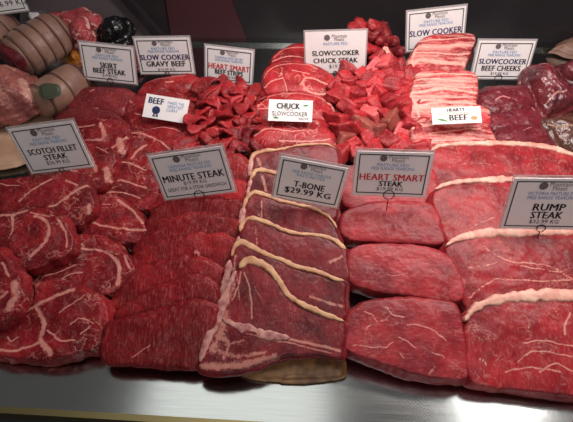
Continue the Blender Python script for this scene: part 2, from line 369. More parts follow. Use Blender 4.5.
slab('lean_steak', 'third lean steak from the front, just under the red-lettered sign', 'steak', HC,
     [(339, 228), (341, 216), (350, 207), (368, 201), (395, 199), (425, 201), (438, 208), (443, 225), (446, 240), (436, 244), (395, 242), (360, 241), (344, 236)],
     frame(yq(2), .030, 15), .024, M_heart, K=34, NN=140, dome=.1, rnd=.005)
slab('lean_steak', 'rearmost lean steak, mostly hidden behind the red-lettered sign', 'steak', HC,
     [(338, 178), (343, 168), (360, 162), (395, 160), (425, 163), (437, 172), (440, 195), (434, 208), (390, 212), (350, 208), (339, 195)],
     frame(yq(3), .030, 15), .023, M_heart, K=30, NN=120)
# ================================================================== T-BONES
TC = 'overlapping T-bone steaks'
def tb(k, label, pts, cap, capw, bone, bonew, veins=(), t=.0125, **kw):
    return slab('t_bone_steak', label, 'steak', TC, pts, frame(.226+.055*k, .032, 16), t, M_tbone, veins,
                caps=[('fat_edge', [(cap, capw)], M_capt), ('bone', [(b, bonew) for b in bone], M_bone)], **kw)
slab('t_bone_steak', 'hidden T-bone steak under the front one, only its browned fat edge showing above the ledge', 'steak', TC,
     [(238, 366), (258, 356), (300, 352), (335, 352), (343, 360), (342, 374), (320, 377), (280, 377), (252, 375)], frame(.24, .014, 3), .012, M_brownfat, dome=.3)
tb(0, 'front T-bone steak, whole face showing with pale bone and thick yellowish fat edge',
   [(238, 266), (247, 259), (259, 262), (270, 269), (281, 285), (292, 298), (311, 308), (330, 316), (345, 322), (344, 345), (341, 358), (322, 355), (295, 355), (270, 360), (248, 369), (222, 373), (204, 372), (198, 365), (205, 348), (216, 325), (224, 300), (231, 280)],
   [(239, 268), (247, 260), (258, 262), (270, 269), (281, 284), (292, 298), (311, 308), (330, 316), (344, 321)], [.010, .012, .010, .009, .009, .008, .008, .007, .005],
   [[(236, 270), (228, 288), (221, 308), (212, 328), (205, 346), (200, 362)], [(222, 318), (240, 327), (262, 334), (290, 338)]], [.007, .009, .014, .014, .010, .006],
   [([(232, 300), (238, 285), (241, 272)], .0016), ([(244, 272), (250, 290), (252, 318)], .0018), ([(236, 272), (240, 300)], .0012, .8), ([(262, 334), (290, 339), (318, 345), (340, 350)], .003), ([(245, 333), (290, 343), (330, 353)], .0018, .8),
    ([(215, 350), (240, 356), (265, 352)], .007, .7), ([(204, 366), (225, 366), (250, 363), (275, 356)], .010, .85), ([(226, 312), (222, 330), (212, 350)], .014, .75), ([(234, 282), (229, 300)], .009, .7), ([(225, 345), (245, 340)], .004, .7), ([(254, 285), (262, 300)], .0012, .7), ([(216, 335), (228, 342), (224, 358)], .006, .8)],
   K=48, NN=220)
tb(1, 'second T-bone steak from the front, long fat edge running to the lean steak',
   [(229, 262), (233, 248), (241, 242), (252, 247), (266, 254), (280, 259), (297, 266), (317, 271), (332, 277), (345, 281), (346, 300), (344, 325), (310, 330), (260, 330), (224, 325), (222, 300), (225, 280)],
   [(231, 256), (235, 246), (242, 242), (253, 247), (266, 254), (280, 259), (297, 266), (317, 271), (332, 277), (344, 281)], [.006, .008, .009, .008, .007, .007, .008, .007, .006, .005],
   [[(230, 260), (226, 280), (222, 305)]], [.009, .012, .010], [([(236, 256), (233, 275)], .004, .8), ([(310, 296), (330, 303), (343, 306)], .004, .8)], K=36, NN=170)
tb(2, 'third T-bone steak from the front, dark red face with thin cream fat edge',
   [(237, 240), (241, 225), (248, 218), (258, 219), (271, 224), (282, 229), (297, 233), (319, 235), (335, 240), (346, 248), (348, 258), (346, 285), (300, 290), (250, 285), (233, 275), (234, 255)],
   [(240, 232), (243, 222), (250, 218), (260, 220), (271, 224), (282, 229), (297, 233), (319, 235), (335, 240), (346, 249)], [.005, .007, .008, .007, .006, .006, .006, .006, .007, .006],
   [[(239, 236), (236, 252), (234, 270)]], [.008, .012, .010], [([(255, 226), (257, 245)], .002, .8), ([(330, 262), (342, 256)], .005, .8)], K=36, NN=170)
tb(3, 'fourth T-bone steak from the front, edge directly below the T-bone price sign',
   [(242, 212), (246, 199), (253, 191), (266, 194), (279, 200), (297, 204), (314, 208), (330, 218), (337, 229), (340, 250), (300, 258), (255, 255), (240, 245), (240, 228)],
   [(243, 210), (247, 198), (254, 192), (266, 195), (279, 200), (297, 204), (314, 208), (329, 217), (337, 228)], [.005, .007, .009, .008, .006, .006, .005, .004, .004],
   [[(244, 206), (241, 222), (240, 240)]], [.008, .010, .010], [([(262, 200), (262, 222)], .003, .8), ([(258, 214), (263, 220)], .003, .7)], K=34, NN=150)
tb(4, 'fifth T-bone steak from the front, knobbly pale bone showing left of the T-bone price sign',
   [(248, 188), (250, 176), (258, 169), (272, 171), (300, 176), (325, 184), (335, 196), (336, 218), (300, 224), (260, 222), (246, 210)],
   [(250, 180), (257, 170), (272, 172), (300, 177), (325, 185), (334, 196)], [.006, .009, .008, .006, .006, .005],
   [[(251, 178), (248, 192), (247, 206)]], [.006, .008, .006], [([(262, 176), (266, 190)], .004)], K=30, NN=130)
tb(5, 'rearmost T-bone steak, bright pink face peeking over the T-bone price sign',
   [(249, 168), (252, 155), (262, 150), (280, 148), (300, 144), (325, 143), (337, 147), (340, 160), (338, 185), (300, 196), (262, 190), (250, 180)],
   [(250, 166), (253, 155), (263, 151), (280, 149), (300, 145), (325, 144), (337, 149)], [.006, .009, .006, .005, .004, .004, .003],
   [[(252, 158), (250, 168), (250, 178)]], [.006, .009, .006], [([(258, 158), (262, 172)], .006, .8)], K=30, NN=130)
# ================================================================== MINUTE STEAKS
MC = 'thin minute steaks fanned in a row'
mins = [
 ('front minute steak, broad dark red slice reaching the steel ledge', [(106, 325), (125, 319), (150, 314), (165, 309), (180, 304), (197, 302), (210, 305), (217, 312), (214, 335), (206, 355), (198, 368), (170, 368), (135, 366), (104, 362), (100, 345)]),
 ('second minute steak from the front, rounded right end overlapping the first', [(112, 318), (122, 306), (140, 295), (160, 287), (180, 279), (196, 276), (209, 282), (216, 296), (218, 312), (205, 325), (160, 330), (120, 328)]),
 ('third minute steak from the front with a fringed right end', [(110, 300), (122, 285), (140, 269), (157, 263), (180, 258), (203, 259), (216, 267), (223, 280), (220, 300), (190, 305), (140, 308), (115, 310)]),
 ('fourth minute steak from the front with a small pale spot', [(122, 275), (132, 258), (140, 252), (153, 244), (179, 238), (208, 233), (226, 237), (233, 247), (230, 268), (200, 280), (150, 285), (128, 285)]),
 ('fifth minute steak from the front', [(133, 252), (140, 240), (150, 232), (160, 222), (187, 215), (216, 215), (234, 219), (241, 228), (238, 246), (210, 255), (160, 260), (138, 260)]),
 ('sixth minute steak from the front, under the lower edge of its sign', [(145, 232), (150, 216), (160, 204), (190, 199), (225, 198), (242, 202), (246, 214), (240, 230), (210, 236), (165, 238)]),
 ('seventh minute steak from the front, right end showing beside its sign', [(152, 214), (158, 196), (175, 186), (205, 181), (232, 179), (246, 184), (250, 194), (245, 212), (210, 220), (165, 222)]),
 ('rearmost minute steak, bright end showing right of its sign', [(158, 190), (165, 172), (185, 162), (215, 155), (236, 154), (248, 163), (253, 176), (248, 190), (215, 200), (170, 204)])]
for k, (lab, pts) in enumerate(mins):
    vs = [([(150, 345), (140, 352), (132, 358)], .0012)] if k == 0 else ([([(196, 252), (199, 255)], .005)] if k == 3 else [])
    slab('minute_steak', lab, 'steak', MC, pts, frame(.240+.041*k, .024, 30), .0130, M_minute, vs, amp=.0012, wob=.0028, K=30, NN=150, dome=.22, rnd=.003)
# ================================================================== SCOTCH FILLETS
SC = 'marbled scotch fillet steaks'
def sf(c, label, pts, veins, t=.022, roll=0, K=34, NN=150):
    # c is the height of the resting plane at y=0 (layers of the pile are parallel)
    slab('scotch_fillet_steak', label, 'steak', SC, pts, frame(0, c, 16, roll), t, M_scotch, veins, amp=.0024, wob=.0022, K=K, NN=NN, dome=.08, rnd=.004, fatside=.42)
sf(-.013, 'small fatty scotch fillet end at the far left edge of the picture', [(-30, 250), (-5, 247), (5, 255), (14, 268), (21, 281), (22, 295), (15, 309), (5, 318), (-20, 322), (-40, 300), (-42, 270)],
   [([(14, 283), (15, 296), (8, 308)], .009), ([(2, 262), (8, 276)], .003), ([(-4, 300), (6, 292)], .004)])
sf(-.0425, 'front scotch fillet steak with a forked fat seam, resting on the steel ledge', [(-30, 310), (-8, 300), (18, 289), (40, 281), (60, 280), (80, 286), (97, 294), (107, 308), (108, 326), (102, 340), (91, 349), (76, 353), (62, 357), (41, 361), (15, 358), (-15, 354), (-35, 335)],
   [([(10, 322), (18, 315), (34, 306), (56, 296), (74, 289)], (.003, .005)), ([(34, 306), (41, 315), (44, 325), (41, 340), (50, 353)], (.004, .008)), ([(41, 341), (30, 346), (14, 350), (0, 350)], .003), ([(69, 326), (75, 321), (81, 318), (94, 323)], .0014), ([(8, 337), (12, 341), (18, 337)], .0016),
    ([(60, 312), (78, 300), (84, 294)], .0014), ([(80, 334), (90, 326)], .0014), ([(48, 330), (60, 340), (75, 340)], .002)], t=.026, K=46, NN=200)
sf(-.049, 'round scotch fillet steak at the left with a curved fat arc round its eye', [(-40, 225), (-20, 214), (0, 211), (26, 206), (48, 208), (61, 216), (70, 229), (73, 243), (66, 254), (48, 263), (26, 271), (5, 266), (-20, 268), (-45, 255)],
   [([(-10, 216), (0, 215), (13, 214), (26, 210)], .004), ([(12, 216), (14, 226), (10, 238)], (.004, .002)), ([(34, 216), (44, 219), (50, 228), (47, 240), (39, 249), (31, 256)], (.004, .005)), ([(58, 220), (65, 232), (66, 246)], .003), ([(30, 212), (50, 217)], .002)], t=.02, K=44, NN=180)
sf(-.069, 'broad scotch fillet steak in the middle of the pile, outlined by a pink fat seam', [(22, 280), (36, 268), (52, 256), (64, 243), (74, 234), (91, 233), (108, 239), (124, 251), (133, 264), (132, 276), (122, 287), (105, 295), (88, 305), (50, 305), (26, 296)],
   [([(31, 285), (42, 273), (54, 262), (76, 250), (92, 249), (106, 252)], (.002, .0035)), ([(106, 252), (116, 260), (119, 270), (117, 284)], (.004, .006)), ([(42, 277), (58, 272), (76, 265)], .0016), ([(60, 282), (70, 275), (82, 272)], .0014), ([(78, 240), (84, 246)], .0018), ([(124, 256), (129, 268)], .003), ([(45, 284), (60, 281), (80, 286)], .003)], t=.026, K=44, NN=190)
sf(-.079, 'long scotch fillet steak under the tilted sign with a pale diagonal seam', [(-30, 190), (0, 179), (26, 175), (57, 171), (78, 171), (86, 180), (92, 196), (92, 210), (80, 221), (70, 226), (50, 216), (20, 216), (-20, 220), (-40, 205)],
   [([(44, 211), (58, 203), (73, 193), (86, 185)], (.003, .005)), ([(20, 200), (36, 188), (52, 179)], .003), ([(66, 180), (78, 186)], .003), ([(88, 205), (89, 213)], .006), ([(0, 184), (20, 186)], .002), ([(56, 214), (66, 220)], .003)], t=.022, K=40, NN=170)
sf(-.099, 'flat scotch fillet steak at the right of the pile, pointing to the minute steaks', [(66, 230), (76, 214), (92, 196), (104, 193), (118, 196), (130, 205), (143, 219), (147, 232), (142, 241), (126, 243), (105, 248), (80, 250), (66, 245)],
   [([(74, 227), (90, 223), (104, 226), (124, 229), (145, 230)], .0035), ([(118, 200), (130, 208), (143, 223)], .004), ([(95, 203), (110, 204)], .002)], t=.026, K=40, NN=160)
sf(-.105, 'scotch fillet steak right of the tilted sign with a fat nugget at its lower end', [(30, 150), (60, 142), (92, 139), (105, 144), (114, 153), (114, 168), (106, 180), (92, 190), (60, 188), (32, 180)],
   [([(86, 152), (92, 160), (96, 170)], .007), ([(106, 170), (107, 178)], .011), ([(96, 146), (108, 153)], .0014), ([(70, 170), (90, 176)], .004)], t=.020, K=34, NN=140)
sf(-.123, 'large marbled scotch fillet steak at the left of the minute-steak sign', [(86, 192), (98, 172), (112, 160), (124, 158), (138, 162), (150, 171), (159, 186), (162, 198), (154, 208), (135, 210), (112, 206), (90, 205)],
   [([(104, 172), (114, 163), (130, 163), (146, 170)], .003), ([(108, 182), (122, 180), (146, 188)], .003), ([(98, 193), (120, 192), (140, 198)], .002)], t=.028, K=38, NN=150)
sf(-.128, 'scotch fillet steak with a big white fat patch, behind the tilted sign', [(40, 132), (60, 124), (90, 119), (114, 115), (123, 121), (127, 134), (124, 146), (114, 157), (90, 160), (50, 160)],
   [([(101, 124), (104, 132), (102, 139), (90, 141), (80, 144)], (.007, .009)), ([(78, 127), (95, 125)], .003), ([(119, 140), (121, 149)], .012), ([(108, 150), (118, 142), (126, 136)], .004)], t=.019, K=38, NN=150)
sf(-.148, 'rearmost scotch fillet steak, bright red, beside the folded white curry card', [(108, 160), (118, 145), (124, 131), (135, 129), (152, 134), (168, 144), (174, 155), (172, 170), (150, 180), (120, 178)],
   [([(126, 132), (140, 133), (156, 139), (170, 149)], .003), ([(132, 158), (140, 148), (146, 144)], .005), ([(118, 162), (134, 163), (150, 170)], .004)], t=.026, K=34, NN=140)
# ================================================================== GRAVY BEEF / SKIRT
GC = 'smooth shin pieces around the curry card'
def gp(name, label, grp, pts, anchor, z, tilt, t, mat, veins=(), **kw):
    P = atz(anchor[0], anchor[1], z); kw.setdefault('dome', .35); kw.setdefault('rnd', .008); kw.setdefault('K', 26); kw.setdefault('NN', 120)
    return slab(name, label, kw.pop('cat', 'meat piece'), grp, pts, frame(P[1], z, tilt, kw.pop('roll', 0), P[0]), t, mat, veins, **kw)
gp('shin_beef_slice', 'lowest shin beef slice, just below the curry card', GC, [(128, 140), (138, 128), (160, 121), (178, 121), (187, 130), (188, 144), (180, 152), (160, 156), (135, 152)], (160, 150), .030, 12, .024, M_gravy, [([(140, 130), (160, 126), (180, 130)], .002)])
gp('shin_beef_slice', 'large shin beef slice carrying the curry card', GC, [(121, 108), (125, 98), (136, 90), (150, 86), (170, 85), (186, 89), (194, 99), (196, 115), (188, 128), (165, 130), (140, 130), (124, 126)], (158, 126), .040, 14, .028, M_gravy, [([(127, 95), (131, 101)], .004), ([(137, 93), (160, 89), (180, 92)], .0016), ([(134, 112), (145, 116)], .002)])
gp('shin_beef_slice', 'top shin beef slice with a smooth oval end, under the gravy beef sign', GC, [(136, 90), (143, 80), (155, 75), (175, 71), (190, 70), (197, 75), (195, 83), (184, 90), (165, 92), (145, 95)], (165, 92), .063, 14, .020, M_gravy, [([(166, 82), (173, 81)], .003), ([(150, 79), (185, 74)], .001)])
gp('shin_beef_slice', 'small dark shin beef slice next to the beef strips', GC, [(190, 86), (198, 82), (204, 86), (206, 96), (201, 106), (193, 110), (186, 100)], (196, 106), .045, 14, .022, M_gravy)
KC = 'dark skirt steaks'
gp('skirt_steak', 'front skirt steak, smooth dark red, above the tilted sign', KC, [(48, 122), (53, 112), (63, 105), (80, 102), (100, 103), (114, 109), (123, 119), (120, 130), (80, 134), (52, 132)], (85, 128), .040, 12, .026, M_skirt, [([(92, 106), (97, 105)], .003)])
gp('skirt_steak', 'rear skirt steak below the skirt steak sign', KC, [(62, 99), (66, 90), (76, 84), (100, 82), (125, 84), (134, 91), (131, 102), (122, 112), (95, 110), (70, 108)], (95, 108), .048, 12, .028, M_skirt, [([(90, 91), (94, 89)], .003)])
# ================================================================== CHUCK
CC = 'stacked chuck steaks'
def ck(label, pts, anchor, z, veins, t=.028): gp('chuck_steak', label, CC, pts, anchor, z, 15, t, M_chuck, veins, cat='steak', dome=.2, K=34, NN=140)
ck('front chuck steak, marbled and bright, with white seam near the beef strips', [(250, 134), (255, 125), (268, 119), (295, 117), (320, 115), (332, 124), (338, 136), (334, 147), (310, 150), (275, 148), (254, 143)], (290, 146), .035,
   [([(255, 134), (262, 130), (271, 128), (290, 131), (306, 130)], (.004, .002)), ([(271, 128), (273, 120)], .003), ([(280, 140), (310, 141), (330, 138)], .003)])
ck('middle chuck steak under the white chuck card', [(250, 108), (258, 99), (268, 92), (290, 88), (315, 91), (330, 99), (337, 110), (334, 120), (310, 124), (270, 124), (253, 118)], (290, 122), .046,
   [([(262, 101), (272, 94), (300, 92), (320, 96)], .0018), ([(322, 97), (332, 104), (335, 112)], .005), ([(256, 108), (270, 108)], .003)])
ck('large chuck steak with a white fat ring, below the chuck steak sign', [(262, 76), (265, 65), (278, 60), (300, 59), (320, 64), (334, 73), (343, 84), (343, 92), (330, 96), (300, 94), (275, 92), (264, 90)], (300, 93), .060,
   [([(264, 76), (270, 68), (285, 63), (305, 63), (318, 68)], .0022), ([(302, 82), (306, 78), (316, 79), (330, 85), (341, 90)], .004), ([(302, 82), (308, 90), (325, 93), (340, 91)], .004), ([(264, 86), (272, 80), (283, 78)], .003), ([(283, 77), (287, 90)], .002), ([(292, 70), (310, 74)], .002)])
ck('rearmost chuck steak behind the left end of the chuck steak sign', [(270, 58), (276, 49), (288, 43), (302, 40), (320, 44), (328, 56), (320, 66), (290, 68), (272, 66)], (295, 66), .060, [([(274, 56), (285, 48), (304, 47)], .002), ([(272, 60), (290, 56), (306, 58)], .0025)])
# ================================================================== RIB / BRISKET
BC = 'layered fatty rib pieces'
def strata(x0, x1, ys, wd, slope=0): return [([(x0, y), (x0+(x1-x0)*.3, y+random.uniform(-2, 2)+slope*.3), (x0+(x1-x0)*.65, y+random.uniform(-2, 2)+slope*.65), (x1, y+slope)], wd*random.uniform(.6, 1.3)) for y in ys]
def rb(label, pts, anchor, z, veins, t=.034): gp('beef_rib_piece', label, BC, pts, anchor, z, 22, t, M_brisket, veins, cat='meat piece', dome=.12, rnd=.005, K=38, NN=150, amp=.0025, fatside=.45)
rb('front rib piece below the white beef card, thick white fat at its left end', [(411, 128), (420, 118), (440, 114), (470, 112), (489, 114), (492, 126), (497, 135), (494, 143), (460, 148), (425, 151), (413, 145)], (450, 148), .045,
   [([(411, 127), (420, 125), (432, 124), (445, 122)], (.008, .003)), ([(470, 109), (488, 112)], .007), ([(430, 133), (455, 130), (480, 128)], .0025), ([(425, 142), (460, 139), (485, 138)], .002), ([(440, 119), (480, 122)], .002)])
rb('middle rib piece with streaky fat layers, carrying the white beef card', [(408, 100), (412, 88), (414, 78), (420, 70), (445, 67), (470, 69), (478, 76), (479, 90), (478, 104), (490, 108), (488, 118), (450, 120), (415, 122), (409, 112)], (445, 119), .062,
   strata(410, 477, [74, 80, 86], .0035, 1) + strata(409, 476, [91, 96, 101, 107], .003, 0)+[([(409, 96), (416, 104), (419, 116)], .006), ([(411, 93), (440, 89), (476, 92)], .006), ([(412, 107), (440, 102), (475, 104)], .005)])
rb('rear rib piece with a broad pale fat layer before the slow cooker sign', [(406, 73), (408, 60), (415, 47), (421, 38), (432, 33), (452, 31), (475, 33), (475, 44), (469, 58), (463, 69), (440, 72), (420, 74)], (440, 72), .082,
   [([(410, 66), (420, 60), (440, 62), (464, 63)], .009), ([(414, 52), (430, 52), (455, 54), (470, 52)], .003), ([(417, 46), (440, 46), (474, 44)], .004), ([(420, 40), (445, 39), (475, 37)], .0025), ([(408, 70), (413, 58), (416, 48)], .004)])
# ================================================================== CHEEKS and packs
EC = 'dark beef cheeks'
gp('beef_cheek', 'front beef cheek, fine pinkish grain, against the rear rump steak', EC, [(494, 138), (496, 127), (505, 120), (522, 118), (542, 119), (551, 126), (558, 136), (562, 148), (540, 152), (505, 152)], (525, 150), .040, 14, .03, M_cheek, [([(524, 130), (532, 126)], .003, .7)], amp=.002, cat='meat piece')
gp('beef_cheek', 'middle beef cheek of the three, half covered by the front one', EC, [(488, 118), (492, 107), (505, 100), (525, 98), (540, 102), (546, 112), (550, 124), (530, 130), (500, 130)], (520, 128), .048, 14, .03, M_cheek, [([(531, 104), (536, 108)], .003)], amp=.002, cat='meat piece')
gp('beef_cheek', 'rear beef cheek, darkest, under the beef cheeks sign', EC, [(477, 96), (478, 89), (484, 83), (497, 80), (525, 80), (534, 85), (538, 96), (538, 108), (520, 112), (495, 114), (482, 108)], (508, 110), .062, 16, .034, M_cheek, [([(496, 99), (503, 96), (510, 98)], .003), ([(513, 98), (517, 100)], .002)], amp=.0035, cat='meat piece')
VC = 'vacuum packed dark meat'
gp('vacuum_packed_roast', 'clear vacuum pack of dark red meat with bright plastic creases, right of the cheeks sign', VC, [(531, 60), (536, 53), (546, 51), (556, 54), (566, 63), (580, 76), (590, 92), (578, 103), (562, 108), (552, 109), (544, 100), (537, 84), (532, 70)], (560, 105), .075, 20, .055, M_vac, [([(545, 58), (556, 66), (566, 72)], .004, .8), ([(550, 98), (556, 92), (568, 88)], .004, .9)], dome=.7, amp=.005, cat='packed meat')
gp('vacuum_packed_roast', 'small vacuum pack cut off at the right edge of the picture, behind the big one', VC, [(562, 62), (566, 54), (578, 51), (600, 52), (606, 68), (590, 76), (572, 72)], (585, 72), .06, 15, .05, M_vac, dome=.7, amp=.004, cat='packed meat')
gp('vacuum_packed_roast', 'brownish vacuum pack at the right edge beside the cheeks', VC, [(545, 112), (556, 110), (580, 104), (606, 110), (612, 140), (590, 156), (574, 152), (563, 142), (552, 126)], (580, 150), .05, 14, .045, M_vacb, [([(552, 118), (562, 124), (575, 124)], .002)], dome=.5, amp=.004, cat='packed meat')
gp('poultry_piece', 'small pale cooked-looking piece by the back wall at the right edge', None, [(555, 44), (560, 40), (566, 35), (580, 31), (600, 34), (600, 48), (575, 49), (562, 45)], (575, 46), .03, 8, .025, M_skin, dome=.6, cat='meat piece')

# ================================================================== DICED BEEF
ORD = ['first', 'second', 'third', 'fourth', 'fifth', 'sixth', 'seventh', 'eighth', 'ninth', 'tenth', 'eleventh', 'twelfth']
def rowlabels(pts, per, noun, where):
    # rows counted from the front of the heap, places counted from the left
    order = sorted(range(len(pts)), key=lambda i: -pts[i][1]); out = {}
    for r in range(0, len(order), per):
        row = sorted(order[r:r+per], key=lambda i: pts[i][0])
        for c, i in enumerate(row): out[i] = '%s %s from left in the %s row up %s' % (noun, ORD[c], ORD[r//per], where)
    return out
def cube_mesh(name, seed, s, mat):
    r = np.random.RandomState(seed); n = 6; V, F, idx = [], [], {}
    def vid(p):
        k = tuple(p)
        if k not in idx: idx[k] = len(V); V.append(p)
        return idx[k]
    for ax in range(3):
        for side in (0, n):
            for i in range(n):
                for j in range(n):
                    q = []
                    for a, b in ((i, j), (i+1, j), (i+1, j+1), (i, j+1)):
                        p = [0, 0, 0]; p[ax] = side; p[(ax+1) % 3] = a; p[(ax+2) % 3] = b; q.append(vid(p))
                    F.append(tuple(q if side else q[::-1]))
    V = np.array(V, float)/n*2-1
    nn = (np.abs(V)**12).sum(1)**(1/12); V = V/nn[:, None]*np.abs(V).max(1)[:, None]
    C = r.uniform(.5, 1.3, (2, 2, 2, 3)); fx = (V+1)/2; sc = 0
    for a in (0, 1):
        for b in (0, 1):
            for c in (0, 1):
                sc = sc + ((fx[:, 0] if a else 1-fx[:, 0])*(fx[:, 1] if b else 1-fx[:, 1])*(fx[:, 2] if c else 1-fx[:, 2]))[:, None]*C[a, b, c]
    V = V*sc*np.array([1.1, r.uniform(.75, 1), r.uniform(.6, .85)])*s/2
    V = V+np.c_[noise(V*110+seed), noise(V*110+seed+3), noise(V*110+seed+6)]*.0016
    return mesh(name, V, F, mat)
def rough_place(o, P, yaw=None, tilt=.5):
    o.location = P; o.rotation_euler = (random.uniform(-tilt, tilt), random.uniform(-tilt, tilt), random.uniform(0, 6.28) if yaw is None else yaw)
DC = 'diced beef cubes in a heap'; DL = 'bright red cube of diced beef in the heap between the chuck and the ribs'
protos = []
for i in range(8): protos.append(cube_mesh('beef_cube', 100+i, .040, M_diced))
for i in range(4): protos.append(cube_mesh('beef_cube', 130+i, .040, M_diced_pale))
for i in range(3): protos.append(cube_mesh('beef_cube', 150+i, .037, M_diced_brown))
master = None
def put(name, me, label, cat, grp, P, yaw=None, tilt=.5, sc=1., parent=None):
    o = bpy.data.objects.new(name, me); scene.collection.objects.link(o); rough_place(o, P, yaw, tilt); o.scale = (sc, sc, sc); tag(o, label, cat, grp); return o
def heapz(py, z0, z1, y0, y1): return z0+(z1-z0)*min(1, max(0, (y0-py)/(y0-y1)))
cubes = [(337, 86, 0), (350, 83, 0), (362, 88, 0), (379, 92, 0), (392, 86, 0), (404, 86, 0), (412, 80, 0), (348, 106, 0), (363, 103, 0), (369, 114, 8), (386, 103, 0), (396, 108, 0), (408, 114, 0), (362, 126, 12), (391, 122, 13), (379, 130, 12),
         (345, 139, 14), (368, 139, 0), (386, 141, 0), (402, 134, 9), (355, 151, 0), (396, 152, 0), (414, 148, 0), (420, 128, 0), (338, 118, 0), (341, 128, 0), (361, 75, 0), (379, 58, 0), (373, 69, 10), (378, 79, 0), (394, 67, 0), (388, 77, 0), (403, 76, 0),
         (349, 72, 0), (346, 80, 0), (405, 96, 0), (417, 102, 0), (374, 104, 0), (410, 124, 0), (373, 151, 0), (336, 98, 0), (420, 138, 0), (385, 65, 11), (367, 81, 0), (355, 96, 0), (425, 150, 0), (340, 152, 0), (343, 92, 0), (372, 90, 0), (384, 115, 0), (352, 116, 0), (354, 128, 0), (405, 104, 0), (400, 145, 0), (352, 144, 0)]
CL = rowlabels(cubes, 7, 'red beef cube', 'of the diced heap')
special = {8: 'pale pink square-topped cube of diced beef in the middle of the diced heap', 14: 'brown-sided diced beef cube standing alone at the lower left of the heap', 13: 'brown-sided diced beef cube in the lower right of the heap'}
for i, (px, py, k) in enumerate(cubes):
    z = heapz(py, .034, .080, 150, 62); kk = k if k else (i*5) % 8
    lab = special.get(k, {9: 'pinkish cube of diced beef low at the right of the diced heap', 10: 'pale fatty cube of diced beef at the top of the diced heap', 11: 'light pink cube beside the pale fatty one at the top of the heap'}.get(k, CL[i]))
    if k == 12: lab = 'brownish beef cube low in the diced heap, ' + ('left one of two' if px < 370 else 'right one of two')
    put('beef_cube', protos[kk], lab, 'diced meat', DC, atz(px, py, z), tilt=.55 if k != 8 else .2, sc=random.uniform(.82, 1.08))
for i in range(44):      # the layer below, seen between the upper cubes
    px = random.uniform(336, 424); py = random.uniform(62 if px > 372 else 84, 152); z = heapz(py, .034, .080, 150, 62)-.024
    put('beef_cube', protos[i % 8], 'red beef cube in the lower layer of the diced heap, mostly covered by others', 'diced meat', 'covered beef cubes', atz(px, py+4, z), sc=random.uniform(.85, 1.1))

# ================================================================== BEEF STRIPS
def strip_mesh(name, seed, L, wd, th, bend, mat, twist=.8):
    r = np.random.RandomState(seed); m = 22; nc = 10; V = []
    a0 = 0; p = np.array([0, 0, 0.]); pts = []
    k1, k2 = r.uniform(-bend, bend), r.uniform(.3, 1)*bend
    for i in range(m):
        t = i/(m-1); yaw = k1*(t-.5)*2; pit = k2*(t-.5)*-2
        d = np.array([math.cos(yaw)*math.cos(pit), math.sin(yaw)*math.cos(pit), math.sin(pit)]); p = p+d*L/m; pts.append((p.copy(), d))
    c = np.mean([q[0] for q in pts], 0)
    for i, (q, d) in enumerate(pts):
        t = i/(m-1); e = max(.45+.25*math.sin(seed*1.7), 1-abs(2*t-1)**9); side = np.cross(d, (0, 0, 1.)); side /= np.linalg.norm(side); up = np.cross(side, d)
        tw = twist*(t-.5)*r.choice([1]); w_ = wd*e*(.85+.3*math.sin(3*t+seed))
        for j in range(nc):
            a = 2*math.pi*j/nc; x = math.copysign(abs(math.cos(a))**.5, math.cos(a))*w_/2; y = math.copysign(abs(math.sin(a))**.4, math.sin(a))*th/2*e
            V.append(q-c+side*(x*math.cos(tw)-y*math.sin(tw))+up*(x*math.sin(tw)+y*math.cos(tw)))
    F = grid_faces(m, nc); F.append(tuple(range(nc))[::-1]); F.append(tuple((m-1)*nc+x for x in range(nc)))
    V = np.array(V); V = V+np.c_[noise(V*120+seed), noise(V*120+seed+3), noise(V*120+seed+6)]*.0022
    return mesh(name, V, F, mat)
SP = [strip_mesh('beef_strip', 200+i, .050+.006*(i % 3), .023+.006*(i % 3), .0065, .7+.3*(i % 3), M_strip, 1.6) for i in range(8)]
SD = [strip_mesh('beef_strip', 230+i, .04, .019, .010, 1.1, M_strip_dark) for i in range(4)]
SL = 'bright red curled beef strip in the heap below the beef strips sign'; SG = 'beef strips in a heap'
strips = [(222, 81, 1.9), (216, 90, 1.2), (230, 90, 2.2), (240, 92, .4), (208, 94, .8), (248, 98, 1.6), (222, 101, .1), (232, 103, .5), (213, 108, 1.5), (243, 108, 1.3), (226, 113, 2.1), (202, 112, .3), (210, 121, .7), (221, 122, 2.2), (236, 118, 1.8), (199, 128, 1.0), (214, 131, .2), (228, 130, 1.9), (192, 137, 1.2), (204, 138, 2.6),
          (214, 142, 1.6), (225, 142, 1.3), (236, 128, .8), (206, 103, 2.6), (253, 90, 1.4), (198, 120, .3), (187, 146, 1.1), (231, 150, 1.4), (218, 152, 1.9), (205, 151, .4), (246, 118, .9), (236, 96, 1.7), (213, 98, .3), (229, 122, 1.5), (207, 84, .7), (240, 83, 2.0)]
TL_ = rowlabels(strips, 6, 'curled beef strip', 'of the strips heap')
for i, (px, py, yaw) in enumerate(strips):
    z = heapz(py, .036, .070, 155, 80)
    lab = 'topmost beef strip, standing up against the beef strips sign' if i == 0 else TL_[i]
    put('beef_strip', SP[i % 8], lab, 'meat strip', SG, atz(px, py, z+random.uniform(-.002, .005)), yaw, .45)
darks = [(240, 134), (247, 141), (238, 146), (251, 131), (244, 150), (256, 146), (247, 126), (253, 100), (258, 93), (253, 110), (250, 120), (233, 138)]
DL_ = rowlabels(darks, 4, 'small dark beef strip', 'beside the chuck steaks')
for i, (px, py) in enumerate(darks):
    z = heapz(py, .036, .060, 155, 80)
    put('beef_strip', SD[i % 4], DL_[i], 'meat strip', 'dark small beef strips', atz(px, py, z), None, .8)
